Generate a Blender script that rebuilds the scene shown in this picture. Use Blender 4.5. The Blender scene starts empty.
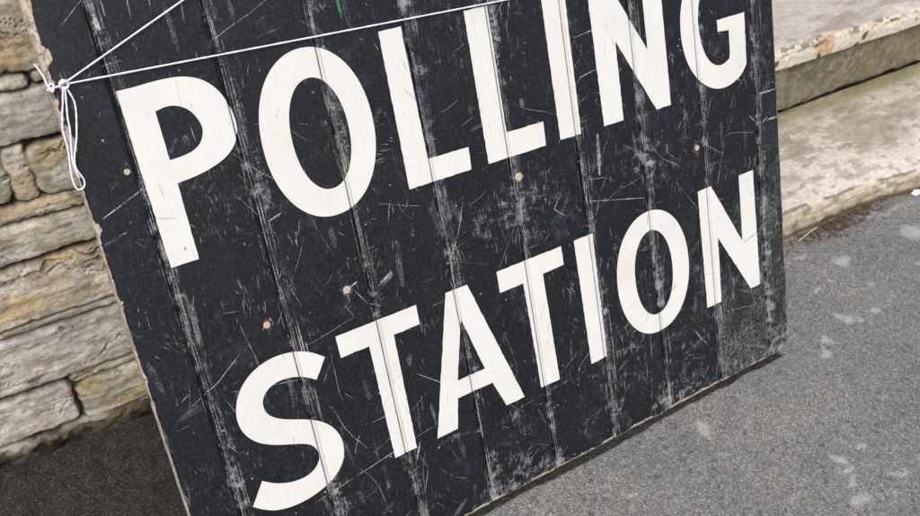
import bpy, bmesh, math, random
import numpy as np
from mathutils import Vector, Matrix
from mathutils.geometry import tessellate_polygon
R = math.radians
random.seed(7)
rng = np.random.default_rng(11)
sc = bpy.context.scene
C = sc.collection

# ------------------------------------------------------------------ camera
cd = bpy.data.cameras.new('camera'); cam = bpy.data.objects.new('camera', cd); C.objects.link(cam)
cd.sensor_width = 36; cd.lens = 898/920*36; cd.clip_start = 0.02; cd.clip_end = 500
cam.matrix_world = Matrix(((0.840349, 0.316539, -0.440019, 0.0),
                           (-0.541786, 0.515672, -0.66374, -0.667165),
                           (0.016805, 0.796169, 0.60484, 1.090784), (0, 0, 0, 1)))
sc.camera = cam
# ------------------------------------------------------------------ light
SUN_EL, SUN_AZ = 52, 206
w = bpy.data.worlds.new('World'); sc.world = w; w.use_nodes = True
nt = w.node_tree; bg = nt.nodes['Background']; sky = nt.nodes.new('ShaderNodeTexSky')
sky.sky_type = 'NISHITA'; sky.sun_disc = False
sky.sun_elevation = R(SUN_EL); sky.sun_rotation = R(SUN_AZ); sky.dust_density = 4.0; sky.air_density = 1.0; sky.ozone_density = 0.6
nt.links.new(sky.outputs[0], bg.inputs[0]); bg.inputs[1].default_value = 0.135
sd = bpy.data.lights.new('sun', 'SUN'); sun = bpy.data.objects.new('sun', sd); C.objects.link(sun)
sd.energy = 1.3; sd.angle = R(28); sd.color = (1.0, 0.965, 0.92)
dv = Vector((math.sin(R(SUN_AZ))*math.cos(R(SUN_EL)), math.cos(R(SUN_AZ))*math.cos(R(SUN_EL)), math.sin(R(SUN_EL))))
sun.rotation_euler = dv.to_track_quat('Z', 'Y').to_euler()
vs = sc.view_settings; vs.view_transform = 'Standard'; vs.look = 'None'; vs.gamma = 1; vs.exposure = 0.29
sc.render.engine = 'CYCLES'

# ------------------------------------------------------------------ numpy noise
def _h(ix, iy, seed):
    n = (ix.astype(np.int64)*374761393 + iy.astype(np.int64)*668265263 + seed*974634777) & 0xffffffff
    n = ((n ^ (n >> 13))*1274126177) & 0xffffffff
    n = ((n ^ (n >> 16))*2246822519) & 0xffffffff
    return ((n ^ (n >> 15)) & 0xffffff)/float(0xffffff)
def vn(x, y, seed=0):
    ix = np.floor(x); iy = np.floor(y); fx = x-ix; fy = y-iy
    fx = fx*fx*(3-2*fx); fy = fy*fy*(3-2*fy)
    a = _h(ix, iy, seed); b = _h(ix+1, iy, seed); c = _h(ix, iy+1, seed); d = _h(ix+1, iy+1, seed)
    return (a*(1-fx)+b*fx)*(1-fy)+(c*(1-fx)+d*fx)*fy
def fbm(x, y, seed=0, o=4):
    s = 0; a = .5; t = 0
    for k in range(o):
        s = s+a*vn(x*2**k+17.3*k, y*2**k+9.1*k, seed+k*31); t += a; a *= .5
    return s/t
def ss(a, b, x):
    t = np.clip((x-a)/(b-a), 0, 1); return t*t*(3-2*t)

# ------------------------------------------------------------------ helpers
def thing(name, label, cat, loc=(0, 0, 0), rot=(0, 0, 0), group=None):
    o = bpy.data.objects.new(name, None); C.objects.link(o); o.location = loc; o.rotation_euler = rot
    o.empty_display_size = .05; tag(o, label, cat, group); return o
def tag(o, label, cat, group=None):
    o['label'] = label; o['category'] = cat
    if group: o['group'] = group
def meshobj(name, verts, faces, mats, parent=None, smooth=True, attrs=None, fmat=None):
    me = bpy.data.meshes.new(name)
    me.from_pydata([tuple(v) for v in verts] if not isinstance(verts, np.ndarray) else verts.tolist(), [], faces if not isinstance(faces, np.ndarray) else faces.tolist())
    for m in (mats if isinstance(mats, (list, tuple)) else [mats]): me.materials.append(m)
    if smooth: me.polygons.foreach_set('use_smooth', [True]*len(me.polygons))
    if fmat is not None: me.polygons.foreach_set('material_index', fmat)
    for k, a in (attrs or {}).items():
        a = np.asarray(a, dtype=np.float32)
        if a.ndim == 1:
            at = me.attributes.new(k, 'FLOAT', 'POINT'); at.data.foreach_set('value', a)
        else:
            at = me.attributes.new(k, 'FLOAT_COLOR', 'POINT')
            at.data.foreach_set('color', np.concatenate([a, np.ones((len(a), 1), np.float32)], 1).ravel())
    me.update()
    o = bpy.data.objects.new(name, me); C.objects.link(o)
    if parent: o.parent = parent
    return o
def gridfaces(nx, ny, flip=False):      # vertex index = j*nx+i
    i, j = np.meshgrid(np.arange(nx-1), np.arange(ny-1)); a = (j*nx+i).ravel()
    f = np.stack([a, a+1, a+nx+1, a+nx], 1)
    return f[:, ::-1] if flip else f
def axis(*segs):                        # segs: (start, end, step) ... joined
    out = []
    for a, b, s in segs: out.append(np.arange(a, b-s*.3, s))
    out.append([segs[-1][1]]); return np.concatenate(out)

class N:                                # tiny node-graph builder
    def __init__(s, name, rough=.7, spec=.5):
        s.m = bpy.data.materials.new(name); s.m.use_nodes = True; s.t = s.m.node_tree
        s.b = s.t.nodes['Principled BSDF']; s.out = s.t.nodes['Material Output']
        s.b.inputs['Roughness'].default_value = rough; s.b.inputs['Specular IOR Level'].default_value = spec
        s.co = s.t.nodes.new('ShaderNodeTexCoord').outputs['Object']
    def put(s, sock, v):
        if hasattr(v, 'links'): s.t.links.new(v, sock)
        elif isinstance(v, (tuple, list)) and len(v) == 3 and sock.type == 'RGBA': sock.default_value = (*v, 1)
        else: sock.default_value = v
    def attr(s, n, col=False):
        a = s.t.nodes.new('ShaderNodeAttribute'); a.attribute_name = n; return a.outputs['Color' if col else 'Fac']
    def map(s, scale=(1, 1, 1), rot=(0, 0, 0), co=None):
        n = s.t.nodes.new('ShaderNodeMapping'); n.inputs['Scale'].default_value = scale; n.inputs['Rotation'].default_value = rot
        s.t.links.new(co or s.co, n.inputs['Vector']); return n.outputs[0]
    def noise(s, scale, detail=4, rough=.6, co=None, dist=0, col=False):
        n = s.t.nodes.new('ShaderNodeTexNoise'); n.inputs['Scale'].default_value = scale; n.inputs['Detail'].default_value = detail
        n.inputs['Roughness'].default_value = rough; n.inputs['Distortion'].default_value = dist
        s.t.links.new(co or s.co, n.inputs['Vector']); return n.outputs['Color' if col else 'Fac']
    def vor(s, scale, feature='F1', out='Color', co=None, rand=1):
        n = s.t.nodes.new('ShaderNodeTexVoronoi'); n.feature = feature; n.inputs['Scale'].default_value = scale; n.inputs['Randomness'].default_value = rand
        s.t.links.new(co or s.co, n.inputs['Vector']); return n.outputs[out]
    def m_(s, op, a, b=None, c=None, clamp=False):
        n = s.t.nodes.new('ShaderNodeMath'); n.operation = op; n.use_clamp = clamp
        for i, v in enumerate((a, b, c)):
            if v is not None: s.put(n.inputs[i], v)
        return n.outputs[0]
    def rng(s, v, a, b, c=0., d=1., smooth=False):
        n = s.t.nodes.new('ShaderNodeMapRange'); n.interpolation_type = 'SMOOTHSTEP' if smooth else 'LINEAR'
        for i, q in enumerate((v, a, b, c, d)): s.put(n.inputs[i], q)
        return n.outputs[0]
    def mix(s, f, a, b, mode='MIX'):
        n = s.t.nodes.new('ShaderNodeMix'); n.data_type = 'RGBA'; n.blend_type = mode
        s.put(n.inputs[0], f); s.put(n.inputs[6], a); s.put(n.inputs[7], b); return n.outputs[2]
    def ramp(s, f, stops):
        n = s.t.nodes.new('ShaderNodeValToRGB'); e = n.color_ramp.elements
        while len(e) < len(stops): e.new(.5)
        for q, (p, c) in zip(e, stops): q.position = p; q.color = (*c, 1)
        s.t.links.new(f, n.inputs[0]); return n.outputs[0]
    def bump(s, h, dist=.001, strength=1., prev=None):
        n = s.t.nodes.new('ShaderNodeBump'); n.inputs['Distance'].default_value = dist; n.inputs['Strength'].default_value = strength
        s.put(n.inputs['Height'], h)
        if prev is not None: s.t.links.new(prev, n.inputs['Normal'])
        return n.outputs[0]
    def done(s, col, rough=None, normal=None, alpha=None):
        s.put(s.b.inputs['Base Color'], col)
        if rough is not None: s.put(s.b.inputs['Roughness'], rough)
        if normal is not None: s.put(s.b.inputs['Normal'], normal)
        if alpha is not None: s.put(s.b.inputs['Alpha'], alpha)
        return s.m

# ------------------------------------------------------------------ materials
def mat_board():
    n = N('worn_black_paint', .5, .32)
    wear, wood, olive = n.attr('wear'), n.attr('wood'), n.attr('olive')
    low = n.noise(9, 5, .65); mid = n.noise(60, 4, .7)
    base = n.mix(n.rng(low, .35, .7), (.0036, .0042, .0062), (.0080, .0092, .0128))
    base = n.mix(n.rng(n.noise(230, 5, .85), .5, .68, 0, .75), base, (.032, .037, .049))
    base = n.mix(n.m_('MULTIPLY', n.rng(n.noise(1, 5, .8, co=n.map((520, 70, 520))), .55, .71), .42), base, (.085, .094, .118))
    base = n.mix(n.m_('MULTIPLY', n.rng(n.noise(620, 2, .6), .68, .76), .6), base, (.2, .215, .24))
    # fine speckle of dust and pinprick chips, thicker where the wear map is high
    sp = n.noise(640, 4, .85); st = n.noise(1, 4, .7, co=n.map((420, 38, 420)))
    cr = n.noise(1, 4, .7, co=n.map((60, 480, 60), (0, 0, .5)))
    d = n.m_('MULTIPLY', wear, n.rng(mid, .3, .68))
    th = n.m_('SUBTRACT', .72, n.m_('MULTIPLY', d, .22))
    f1 = n.rng(sp, th, n.m_('ADD', th, .09))
    th2 = n.m_('SUBTRACT', .70, n.m_('MULTIPLY', d, .24))
    f2 = n.rng(st, th2, n.m_('ADD', th2, .1)); f3 = n.rng(cr, n.m_('ADD', th2, .03), n.m_('ADD', th2, .13))
    f = n.m_('MULTIPLY', n.m_('MAXIMUM', f1, n.m_('MAXIMUM', f2, f3)), n.m_('MULTIPLY_ADD', d, .38, .25), clamp=True)
    wc = n.mix(n.rng(n.noise(22, 3), .4, .62), (.3, .33, .39), (.38, .38, .36))
    col = n.mix(f, base, wc)
    col = n.mix(n.m_('MULTIPLY', n.rng(n.noise(14, 4, .7, co=n.map((1, .6, 1))), .58, .72), n.rng(mid, .4, .7, 0, .28)), col, (.13, .2, .28))
    col = n.mix(n.m_('MULTIPLY', olive, n.m_('MULTIPLY', n.rng(n.noise(170, 6, .9), .47, .60), n.rng(n.noise(26, 4, .7), .36, .6, .15, .8))), col, (.25, .25, .215))
    wf = n.rng(n.m_('ADD', wood, n.m_('MULTIPLY', n.m_('SUBTRACT', n.noise(240, 5, .8), .5), 1.1)), .46, .54)
    wn = n.noise(1, 4, .6, co=n.map((700, 40, 700)))
    woodc = n.mix(n.rng(wn, .35, .65), (.26, .205, .14), (.6, .54, .44))
    woodc = n.mix(n.rng(n.noise(45, 3), .55, .65), woodc, (.52, .5, .45))
    woodc = n.mix(n.rng(n.noise(130, 5, .85), .5, .62, 0, .85), woodc, (.05, .045, .04))
    col = n.mix(wf, col, woodc)
    h = n.m_('ADD', n.m_('MULTIPLY', n.noise(300, 4, .6), .5), n.m_('MULTIPLY', n.noise(28, 3), 1.6))
    h = n.m_('SUBTRACT', h, n.m_('MULTIPLY', wf, .9))
    return n.done(col, n.m_('ADD', n.m_('MULTIPLY', f, .25), n.rng(mid, .3, .7, .36, .56)), n.bump(h, .0007, .8))
def mat_scratch(name, c1, c2, lo=.42, hi=.6, mx=.9):
    n = N(name, .7, .3)
    a = n.noise(420, 3, .8); a2 = n.noise(35, 3, .6)
    al = n.m_('MULTIPLY', n.rng(n.m_('ADD', n.m_('MULTIPLY', a, .6), n.m_('MULTIPLY', a2, .4)), lo, hi), n.m_('MULTIPLY', n.attr('str'), mx), clamp=True)
    return n.done(n.mix(a2, c1, c2), alpha=al)
def mat_letter():
    n = N('cream_lettering_paint', .55, .4)
    g = n.attr('groove'); big = n.noise(12, 4, .65); fine = n.noise(260, 4, .75)
    col = n.mix(n.rng(big, .45, .75), (.71, .71, .685), (.66, .65, .60))
    col = n.mix(n.rng(fine, .55, .8, 0, .45), col, (.5, .5, .49))
    col = n.mix(n.rng(n.noise(45, 5, .8), .55, .75, 0, .3), col, (.55, .54, .5))
    st = n.noise(1, 4, .7, co=n.map((420, 34, 420)))
    col = n.mix(n.m_('MULTIPLY', n.rng(st, .58, .72), .28), col, (.42, .4, .34))
    col = n.mix(n.m_('MULTIPLY', g, n.rng(n.noise(30, 4, .7), .3, .6, .45, 1)), col, (.09, .075, .05))
    chip = n.m_('MULTIPLY', n.rng(n.noise(95, 5, .8), .685, .71), n.rng(n.noise(10, 2), .4, .55))
    col = n.mix(chip, col, (.2, .19, .17))
    return n.done(col, n.rng(fine, .3, .7, .45, .65), n.bump(n.m_('ADD', fine, n.m_('MULTIPLY', st, 1.5)), .0004, .6))
def mat_asphalt():
    n = N('grey_asphalt', .85, .25)
    co = n.map((1, 1, .6)); pat, dirt, damp_shade_mask = n.attr('patch'), n.attr('dirt'), n.attr('damp_shade')
    cell = n.vor(560, co=co); sep = n.t.nodes.new('ShaderNodeSeparateColor'); n.t.links.new(cell, sep.inputs[0])
    cell2 = n.vor(170, co=co); sep2 = n.t.nodes.new('ShaderNodeSeparateColor'); n.t.links.new(cell2, sep2.inputs[0])
    dist = n.vor(560, out='Distance', co=co)
    base = n.ramp(sep.outputs[0], [(0, (.04, .04, .04)), (.22, (.11, .11, .107)), (.6, (.22, .22, .21)), (.88, (.42, .42, .40)), (1, (.75, .75, .72))])
    base = n.mix(.55, base, n.mix(n.noise(700, 3, .8), (.08, .08, .082), (.30, .30, .29)))
    base = n.mix(n.rng(sep2.outputs[1], .93, .95, 0, .55), base, (.33, .33, .31))
    base = n.mix(n.rng(sep2.outputs[2], .94, .95, 0, .45), base, (.045, .045, .05))
    base = n.mix(n.rng(n.noise(6, 5, .6), .35, .7), n.mix(1., base, (.93, .94, .98), 'MULTIPLY'), n.mix(1., base, (1.22, 1.2, 1.13), 'MULTIPLY'))
    pf = n.rng(n.m_('ADD', pat, n.m_('MULTIPLY', n.m_('SUBTRACT', n.noise(190, 6, .9), .5), 2.1)), .3, .9, 0, .8)
    base = n.mix(pf, base, n.mix(sep.outputs[1], (.38, .38, .36), (.6, .6, .57)))
    base = n.mix(n.m_('MULTIPLY', dirt, n.rng(n.noise(90, 5, .8), .35, .6, .2, .9)), base, (.07, .045, .025))
    sf = n.rng(n.m_('ADD', damp_shade_mask, n.m_('MULTIPLY', n.m_('SUBTRACT', n.noise(30, 5, .7), .5), .5)), .3, .7)  # damp ground by the wall plus the painted shade under the board's foot
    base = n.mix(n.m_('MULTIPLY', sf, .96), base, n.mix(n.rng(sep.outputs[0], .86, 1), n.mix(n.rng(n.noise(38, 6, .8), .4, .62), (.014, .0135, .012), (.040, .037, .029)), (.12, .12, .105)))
    h = n.m_('ADD', n.m_('SUBTRACT', 1, n.m_('MULTIPLY', dist, 1.0)), n.m_('MULTIPLY', n.noise(110, 4, .7), 1.2))
    return n.done(base, normal=n.bump(h, .0016, .9))
def mat_stone(name, sc_=1., bd=.0012, amt=.5):
    n = N(name, .88, .2)
    col = n.attr('col', True); fine = n.noise(300*sc_, 5, .75); mid = n.noise(55*sc_, 5, .7)
    c = n.mix(n.rng(fine, .3, .7), n.mix(1., col, (1-amt*.55,)*3, 'MULTIPLY'), n.mix(1., col, (1+amt*.4,)*3, 'MULTIPLY'))
    c = n.mix(n.rng(mid, .35, .72), n.mix(1., c, (.78, .77, .75), 'MULTIPLY'), n.mix(1., c, (1.12, 1.11, 1.08), 'MULTIPLY'))
    c = n.mix(n.rng(n.noise(170*sc_, 4, .85), .62, .7, 0, .5), c, (.07, .062, .05))
    return n.done(c, normal=n.bump(n.m_('ADD', fine, n.m_('MULTIPLY', mid, 1.6)), bd, .9))
def mat_plain(name, c, rough=.6, var=.25, metal=0, scale=200):
    n = N(name, rough); n.b.inputs['Metallic'].default_value = metal
    f = n.noise(scale, 4, .7)
    return n.done(n.mix(f, tuple(q*(1-var) for q in c), tuple(min(1, q*(1+var)) for q in c)), normal=n.bump(f, .0004, .5))
M_board = mat_board(); M_letter = mat_letter(); M_asphalt = mat_asphalt()
M_wall = mat_stone('sandstone_wall', 1.15, .0016, .65); M_step = mat_stone('worn_concrete', 1.6, .0010, .6)
M_scr = mat_scratch('pale_scratches', (.4, .42, .46), (.6, .6, .58)); M_scrb = mat_scratch('scuff_marks', (.22, .25, .3), (.4, .42, .42), .47, .62, .6)
M_scrd = mat_scratch('dark_scratches', (.1, .09, .07), (.2, .17, .12), .36, .5, .75); M_green = mat_scratch('green_paint_smear', (.08, .3, .14), (.1, .35, .2), .4, .6, .8)
M_rust = mat_scratch('rust_stain', (.20, .09, .045), (.36, .22, .12), .38, .55, .9)
M_wood = mat_plain('bare_plywood', (.4, .3, .18), .8, .4); M_twine = mat_plain('white_twine', (.80, .76, .86), .7, .18, 0, 900)
M_screw = mat_plain('screw_metal', (.46, .39, .31), .65, .45, 0, 420); M_leaf = mat_plain('dry_leaf', (.115, .065, .038), .8, .75, 0, 130)
M_straw = mat_plain('dry_straw', (.55, .48, .32), .7, .2); M_paper = mat_plain('white_paper', (.75, .75, .74), .7, .08)

# ------------------------------------------------------------------ ground
GZ = -0.0090
SPOTS = [(1.464, .124, .030, .017), (1.382, .094, .005, .006), (1.339, .087, .013, .009), (1.307, .011, .012, .011), (1.318, -.006, .022, .010), (1.335, -.02, .012, .007),
         (1.236, -.024, .015, .012), (1.208, -.038, .014, .007), (1.675, .108, .036, .024), (1.396, .176, .022, .006), (1.445, .046, .010, .007), (1.381, -.007, .014, .009),
         (1.024, -.212, .012, .010), (1.018, -.235, .013, .008), (1.004, -.253, .012, .008), (.985, -.284, .022, .015), (1.086, -.286, .016, .010), (1.075, -.215, .012, .007),
         (.885, -.055, .012, .018), (1.643, .200, .022, .007), (1.70, .185, .05, .006), (1.60, .03, .02, .008), (1.50, -.05, .012, .007), (1.20, -.16, .012, .006), (.70, -.1, .010, .006)]
gx = axis((-60, -6, 6), (-6, -1, .5), (-1, -.2, .04), (-.2, 2.1, .0045), (2.1, 3, .05), (3, 8, .5), (8, 60, 6))
gy = axis((-60, -6, 6), (-6, -1.2, .4), (-1.2, -.5, .05), (-.5, .5, .0045), (.5, 1, .05), (1, 6, .5), (6, 60, 6))
X, Y = np.meshgrid(gx, gy); x = X.ravel(); y = Y.ravel()
near = ss(4, 2.5, np.abs(x-.8))*ss(3, 1.5, np.abs(y))
z = GZ + near*((fbm(x*5, y*5, 3)-.5)*.008 + (fbm(x*45, y*45, 5)-.5)*.0022)
z -= .002*ss(-.007, .004, y)*ss(.06, .03, y)*ss(.05, .09, x)*ss(1.2, 1.15, x)   # dip added to the ground to deepen the dark gap under the board
patch = np.zeros_like(x)
wx = x+(fbm(x*60, y*60, 8)-.5)*.03; wy = y+(fbm(x*60, y*60, 9)-.5)*.03
for sx, sy, ra, rb in SPOTS:
    # patches run roughly along the kerb direction
    d = np.sqrt(((wx-sx)/ra)**2+((wy-sy)/rb)**2); patch = np.maximum(patch, ss(1.7, .2, d)*.95)
patch = np.maximum(patch, ss(.58, .72, fbm(x*14, y*26, 21))*.3*near)
patch = np.maximum(patch, ss(.07, .0, np.abs(y-.2+(fbm(x*10, y*3, 4)-.5)*.05))*ss(1.55, 1.7, x)*.42)
dirt = ss(.05, .0, np.abs(y-.222)+(fbm(x*30, y*30, 12)-.5)*.05)*ss(1.38, 1.5, x)*ss(2.2, 1.6, x)
dirt = np.maximum(dirt, .5*ss(.04, 0, np.abs(y-.225))*ss(1.0, 1.2, x))
foot_shade = ss(.0155, .010, np.abs(y-.008)+(fbm(x*24, y*24, 15)-.5)*.011)*ss(.06, .1, x)*ss(1.155, 1.12, x)   # contact shadow painted into the ground colour along the board's foot
damp_shade = ss(.10, .22, y+(fbm(x*9, y*9, 14)-.5)*.12)*ss(.75, .45, x)
damp_shade = np.maximum(damp_shade, foot_shade*.9)  # damp ground and painted contact shadow share one mask
g = meshobj('ground', np.stack([x, y, z], 1), gridfaces(len(gx), len(gy)), M_asphalt, attrs=dict(patch=patch, dirt=dirt, damp_shade=damp_shade))
g['kind'] = 'structure'

# ------------------------------------------------------------------ stone wall
WY = .452
def srgb(r, g_, b): return tuple(((c/255+.055)/1.055)**2.4 for c in (r, g_, b))
# stones: x0, x1, z0, z1, corner radius, proud (m), colour
ST = [(-.30, .012, .606, .72, .020, .004, (196, 186, 168)), (.016, .34, .606, .70, .02, .006, (188, 168, 132)),
      (-.22, .108, .588, .603, .006, .010, (196, 188, 166)), (.113, .31, .588, .603, .004, .002, (170, 162, 144)),
      (-.22, .31, .517, .584, .014, .006, (182, 178, 170)),
      (-.16, .054, .436, .50, .022, .006, (172, 164, 150)), (.080, .30, .430, .506, .016, .004, (184, 172, 134)), (.053, .0785, .43, .512, .004, .000, (186, 172, 144)),
      (-.26, .40, .405, .428, .008, .002, (188, 172, 140)),
      (-.26, .40, .347, .402, .013, .007, (184, 178, 160)),
      (-.26, .060, .317, .340, .009, .013, (186, 180, 162)),
      (-.26, .36, .243, .338, .014, .004, (198, 182, 148)),
      (-.25, .42, .227, .240, .006, .000, (146, 138, 118)),
      (-.25, .42, .129, .224, .016, .008, (186, 182, 176)),
      (-.24, .042, .040, .120, .014, .010, (190, 186, 178)), (.049, .28, .028, .108, .016, .004, (172, 160, 116)), (.045, .28, .110, .125, .006, .0, (170, 160, 136)),
      (-.4, .7, -.02, .032, .010, -.004, (92, 82, 70))]
PAL = [(196, 182, 148), (184, 180, 172), (178, 166, 130), (190, 184, 166), (168, 160, 146), (198, 172, 128)]
def fillrow(z0, z1, xa, xb):
    xx = xa
    while xx < xb-.02:
        wd = random.uniform(.16, .55); x1 = min(xb, xx+wd)
        if xb-x1 < .1: x1 = xb
        ST.append((xx+.003, x1-.003, z0+.003, z1-.003, random.uniform(.008, .018), random.uniform(-.002, .009), random.choice(PAL))); xx = x1
XL, XR, ZT = -1.6, .60, 1.75
for (z0, z1, xl, xr) in [(.606, .70, -.30, .34), (.517, .603, -.22, .31), (.430, .51, -.16, .30), (.347, .427, -.26, .40), (.243, .34, -.26, .36), (.128, .240, -.25, .42), (.03, .124, -.24, .28)]:
    fillrow(z0, z1, XL, xl-.002); fillrow(z0, z1, xr+.002, XR)
zz = .704
while zz < ZT-.04:
    hh = random.uniform(.06, .115); fillrow(zz, min(zz+hh, ZT), XL, XR); zz += hh+.002
ax = axis((XL, -.16, .008), (-.16, .17, .0019), (.17, XR, .008)); az = axis((-.04, .76, .0019), (.76, ZT, .008))
X, Z = np.meshgrid(ax, az); x = X.ravel(); z = Z.ravel()
wx = x+(fbm(x*24, z*24, 41)-.5)*.011+(fbm(x*110, z*110, 43, 3)-.5)*.005
wz = z+(fbm(x*9, z*20, 42)-.5)*.009+(fbm(x*90, z*120, 44, 3)-.5)*.006
best = np.full(x.shape, -1.); pr = np.zeros_like(x); col = np.zeros((len(x), 3)); sid = np.zeros(len(x), int)
for k, (x0, x1, z0, z1, r, p, c) in enumerate(ST):
    qx = np.abs(wx-(x0+x1)/2)-(x1-x0)/2+r; qz = np.abs(wz-(z0+z1)/2)-(z1-z0)/2+r
    sdv = r-(np.hypot(np.maximum(qx, 0), np.maximum(qz, 0))+np.minimum(np.maximum(qx, qz), 0))
    m = sdv > best; best[m] = sdv[m]; pr[m] = p; col[m] = srgb(*c); sid[m] = k
inside = ss(-.0022, .0022, best)
shoulder = ss(0, .007, best)
seed = sid*7.31
strata = fbm(x*6+seed, z*95+seed+(fbm(x*7, z*9, 51)-.5)*3.5, 50, 4)
rough = fbm(x*60+seed, z*80, 55, 4)
h = inside*(.0075+pr*.6+shoulder*.0018) + inside*((strata-.5)*.0020 + (fbm(x*10+seed, z*260+(fbm(x*8, z*8, 52)-.5)*6, 53, 4)-.5)*.0014 + (rough-.5)*.0038 + (fbm(x*130, z*160, 56, 3)-.5)*.0018 + (fbm(x*9+seed, z*14, 57)-.5)*.002) + (1-inside)*(fbm(x*70, z*70, 60)-.5)*.01
rid = np.abs(fbm(x*5+seed, z*42+seed+(fbm(x*16, z*16, 71)-.5)*5, 70, 4)-.5)
crack = ss(.020, .004, rid)*ss(.47, .56, fbm(x*13+seed, z*24, 72))*inside
h -= crack*.0035
# lumpy rubble band along the foot of the wall
rub = ss(.036, .024, z+(fbm(x*25, 0*z, 65)-.5)*.02)
h = h*(1-rub)+rub*(.010+(fbm(x*36, z*46, 75, 4)-.5)*.026)
yv = WY+.0105-h
t = fbm(x*11+seed, z*40, 62, 4)[:, None]; t2 = fbm(x*18+seed, z*22, 63, 4)[:, None]
grey = np.array(srgb(186, 184, 182)); warm = np.array(srgb(192, 160, 112)); olive = np.array(srgb(140, 138, 96))
c = col*(1.08+.3*t)
c = c*(1-ss(.5, .62, t2)*.55)+grey*ss(.5, .62, t2)*.55
t3 = fbm(x*15+3, z*30+seed, 66, 4)[:, None]; c = c*(1-ss(.56, .72, t3)*.3)+warm*ss(.56, .72, t3)*.3
t4 = fbm(x*22+9, z*28+seed, 67, 4)[:, None]; c = c*(1-ss(.55, .7, t4)*.3)+olive*ss(.55, .7, t4)*.3
lum = c.mean(1, keepdims=True); c = c*.84+lum*.16*np.array([1.02, 1.0, .97])
strc = ss(.56, .70, fbm(x*12+seed, z*240+(fbm(x*8, z*8, 52)-.5)*6, 68, 3))[:, None]; c = c*(1-.28*strc)
chalk = ss(.52, .64, fbm(x*26+seed, z*60, 69, 4))[:, None]; c = c*(1-.62*chalk)+np.array(srgb(220, 218, 212))*.62*chalk
grim = ss(.56, .66, fbm(x*34+seed, z*70, 73, 4))[:, None]; c = c*(1-.35*grim)+np.array(srgb(104, 104, 86))*.35*grim
mort = np.array(srgb(50, 44, 36))*(.7+.8*fbm(x*60, z*60, 64)[:, None])
i3 = inside[:, None]; c = c*i3+mort*(1-i3); c = c*(1-.6*crack[:, None])
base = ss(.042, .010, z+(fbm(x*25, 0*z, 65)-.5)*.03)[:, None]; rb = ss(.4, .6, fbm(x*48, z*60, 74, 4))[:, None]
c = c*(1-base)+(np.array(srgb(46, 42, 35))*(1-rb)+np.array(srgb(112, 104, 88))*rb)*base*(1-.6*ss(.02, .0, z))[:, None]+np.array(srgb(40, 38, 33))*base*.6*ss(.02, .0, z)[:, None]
wall = thing('stone_wall', 'coursed beige and grey sandstone wall behind the black wooden sign', 'wall', ((XL+XR)/2, WY, 0))
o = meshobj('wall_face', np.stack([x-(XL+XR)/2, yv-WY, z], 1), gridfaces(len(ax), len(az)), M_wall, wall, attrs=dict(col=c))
# core and coping give the wall its depth
def box_v(x0, x1, y0, y1, z0, z1):
    v = [(x0, y0, z0), (x1, y0, z0), (x1, y1, z0), (x0, y1, z0), (x0, y0, z1), (x1, y0, z1), (x1, y1, z1), (x0, y1, z1)]
    f = [(0, 3, 2, 1), (4, 5, 6, 7), (0, 1, 5, 4), (1, 2, 6, 5), (2, 3, 7, 6), (3, 0, 4, 7)]; return v, f
hw = (XR-XL)/2
v, f = box_v(-hw+.002, hw-.002, .03, .36, -.05, ZT-.01)
o = meshobj('wall_core', v, f, M_wall, wall, smooth=False, attrs=dict(col=[srgb(150, 142, 124)]*8))
v, f = box_v(-hw-.01, hw+.01, -.02, .38, ZT-.008, ZT+.07)
bm = bmesh.new(); vv = [bm.verts.new(q) for q in v]; [bm.faces.new([vv[i] for i in ff]) for ff in f]; bmesh.ops.bevel(bm, geom=bm.edges[:], offset=.012, segments=2, affect='EDGES')
me = bpy.data.meshes.new('coping'); bm.to_mesh(me); bm.free(); me.materials.append(M_wall)
a_ = me.attributes.new('col', 'FLOAT_COLOR', 'POINT'); a_.data.foreach_set('color', [q for _ in me.vertices for q in (*srgb(170, 164, 150), 1)])
oc = bpy.data.objects.new('coping', me); C.objects.link(oc); oc.parent = wall

# ------------------------------------------------------------------ steps
def resample(pts, step):
    out = []
    for (a, b) in zip(pts[:-1], pts[1:]):
        L = math.dist(a, b); st = step*.45 if L < .035 else step if L < .6 else step*8; k = max(1, int(L/st))
        out += [(a[0]+(b[0]-a[0])*i/k, a[1]+(b[1]-a[1])*i/k) for i in range(k)]
    out.append(pts[-1]); return np.array(out)
sxa = axis((.6, 1.3, .03), (1.3, 2.45, .0038), (2.45, 4.6, .06))
def strip(name, prof, dfun, cfun, mat, parent, ox):
    p = resample(prof, .0038); tn = np.gradient(p, axis=0); tn /= np.linalg.norm(tn, axis=1)[:, None]+1e-9
    X, S = np.meshgrid(sxa, np.arange(len(p))); x = X.ravel(); s = S.ravel()
    py, pz = p[s, 0], p[s, 1]; ny, nz = -tn[s, 1], tn[s, 0]
    py, pz = dfun(x, py, pz, ny, nz)
    return meshobj(name, np.stack([x-ox[0], py-ox[1], pz-ox[2]], 1), gridfaces(len(sxa), len(p)), mat, parent, attrs=dict(col=cfun(x, py, pz)))
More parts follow.
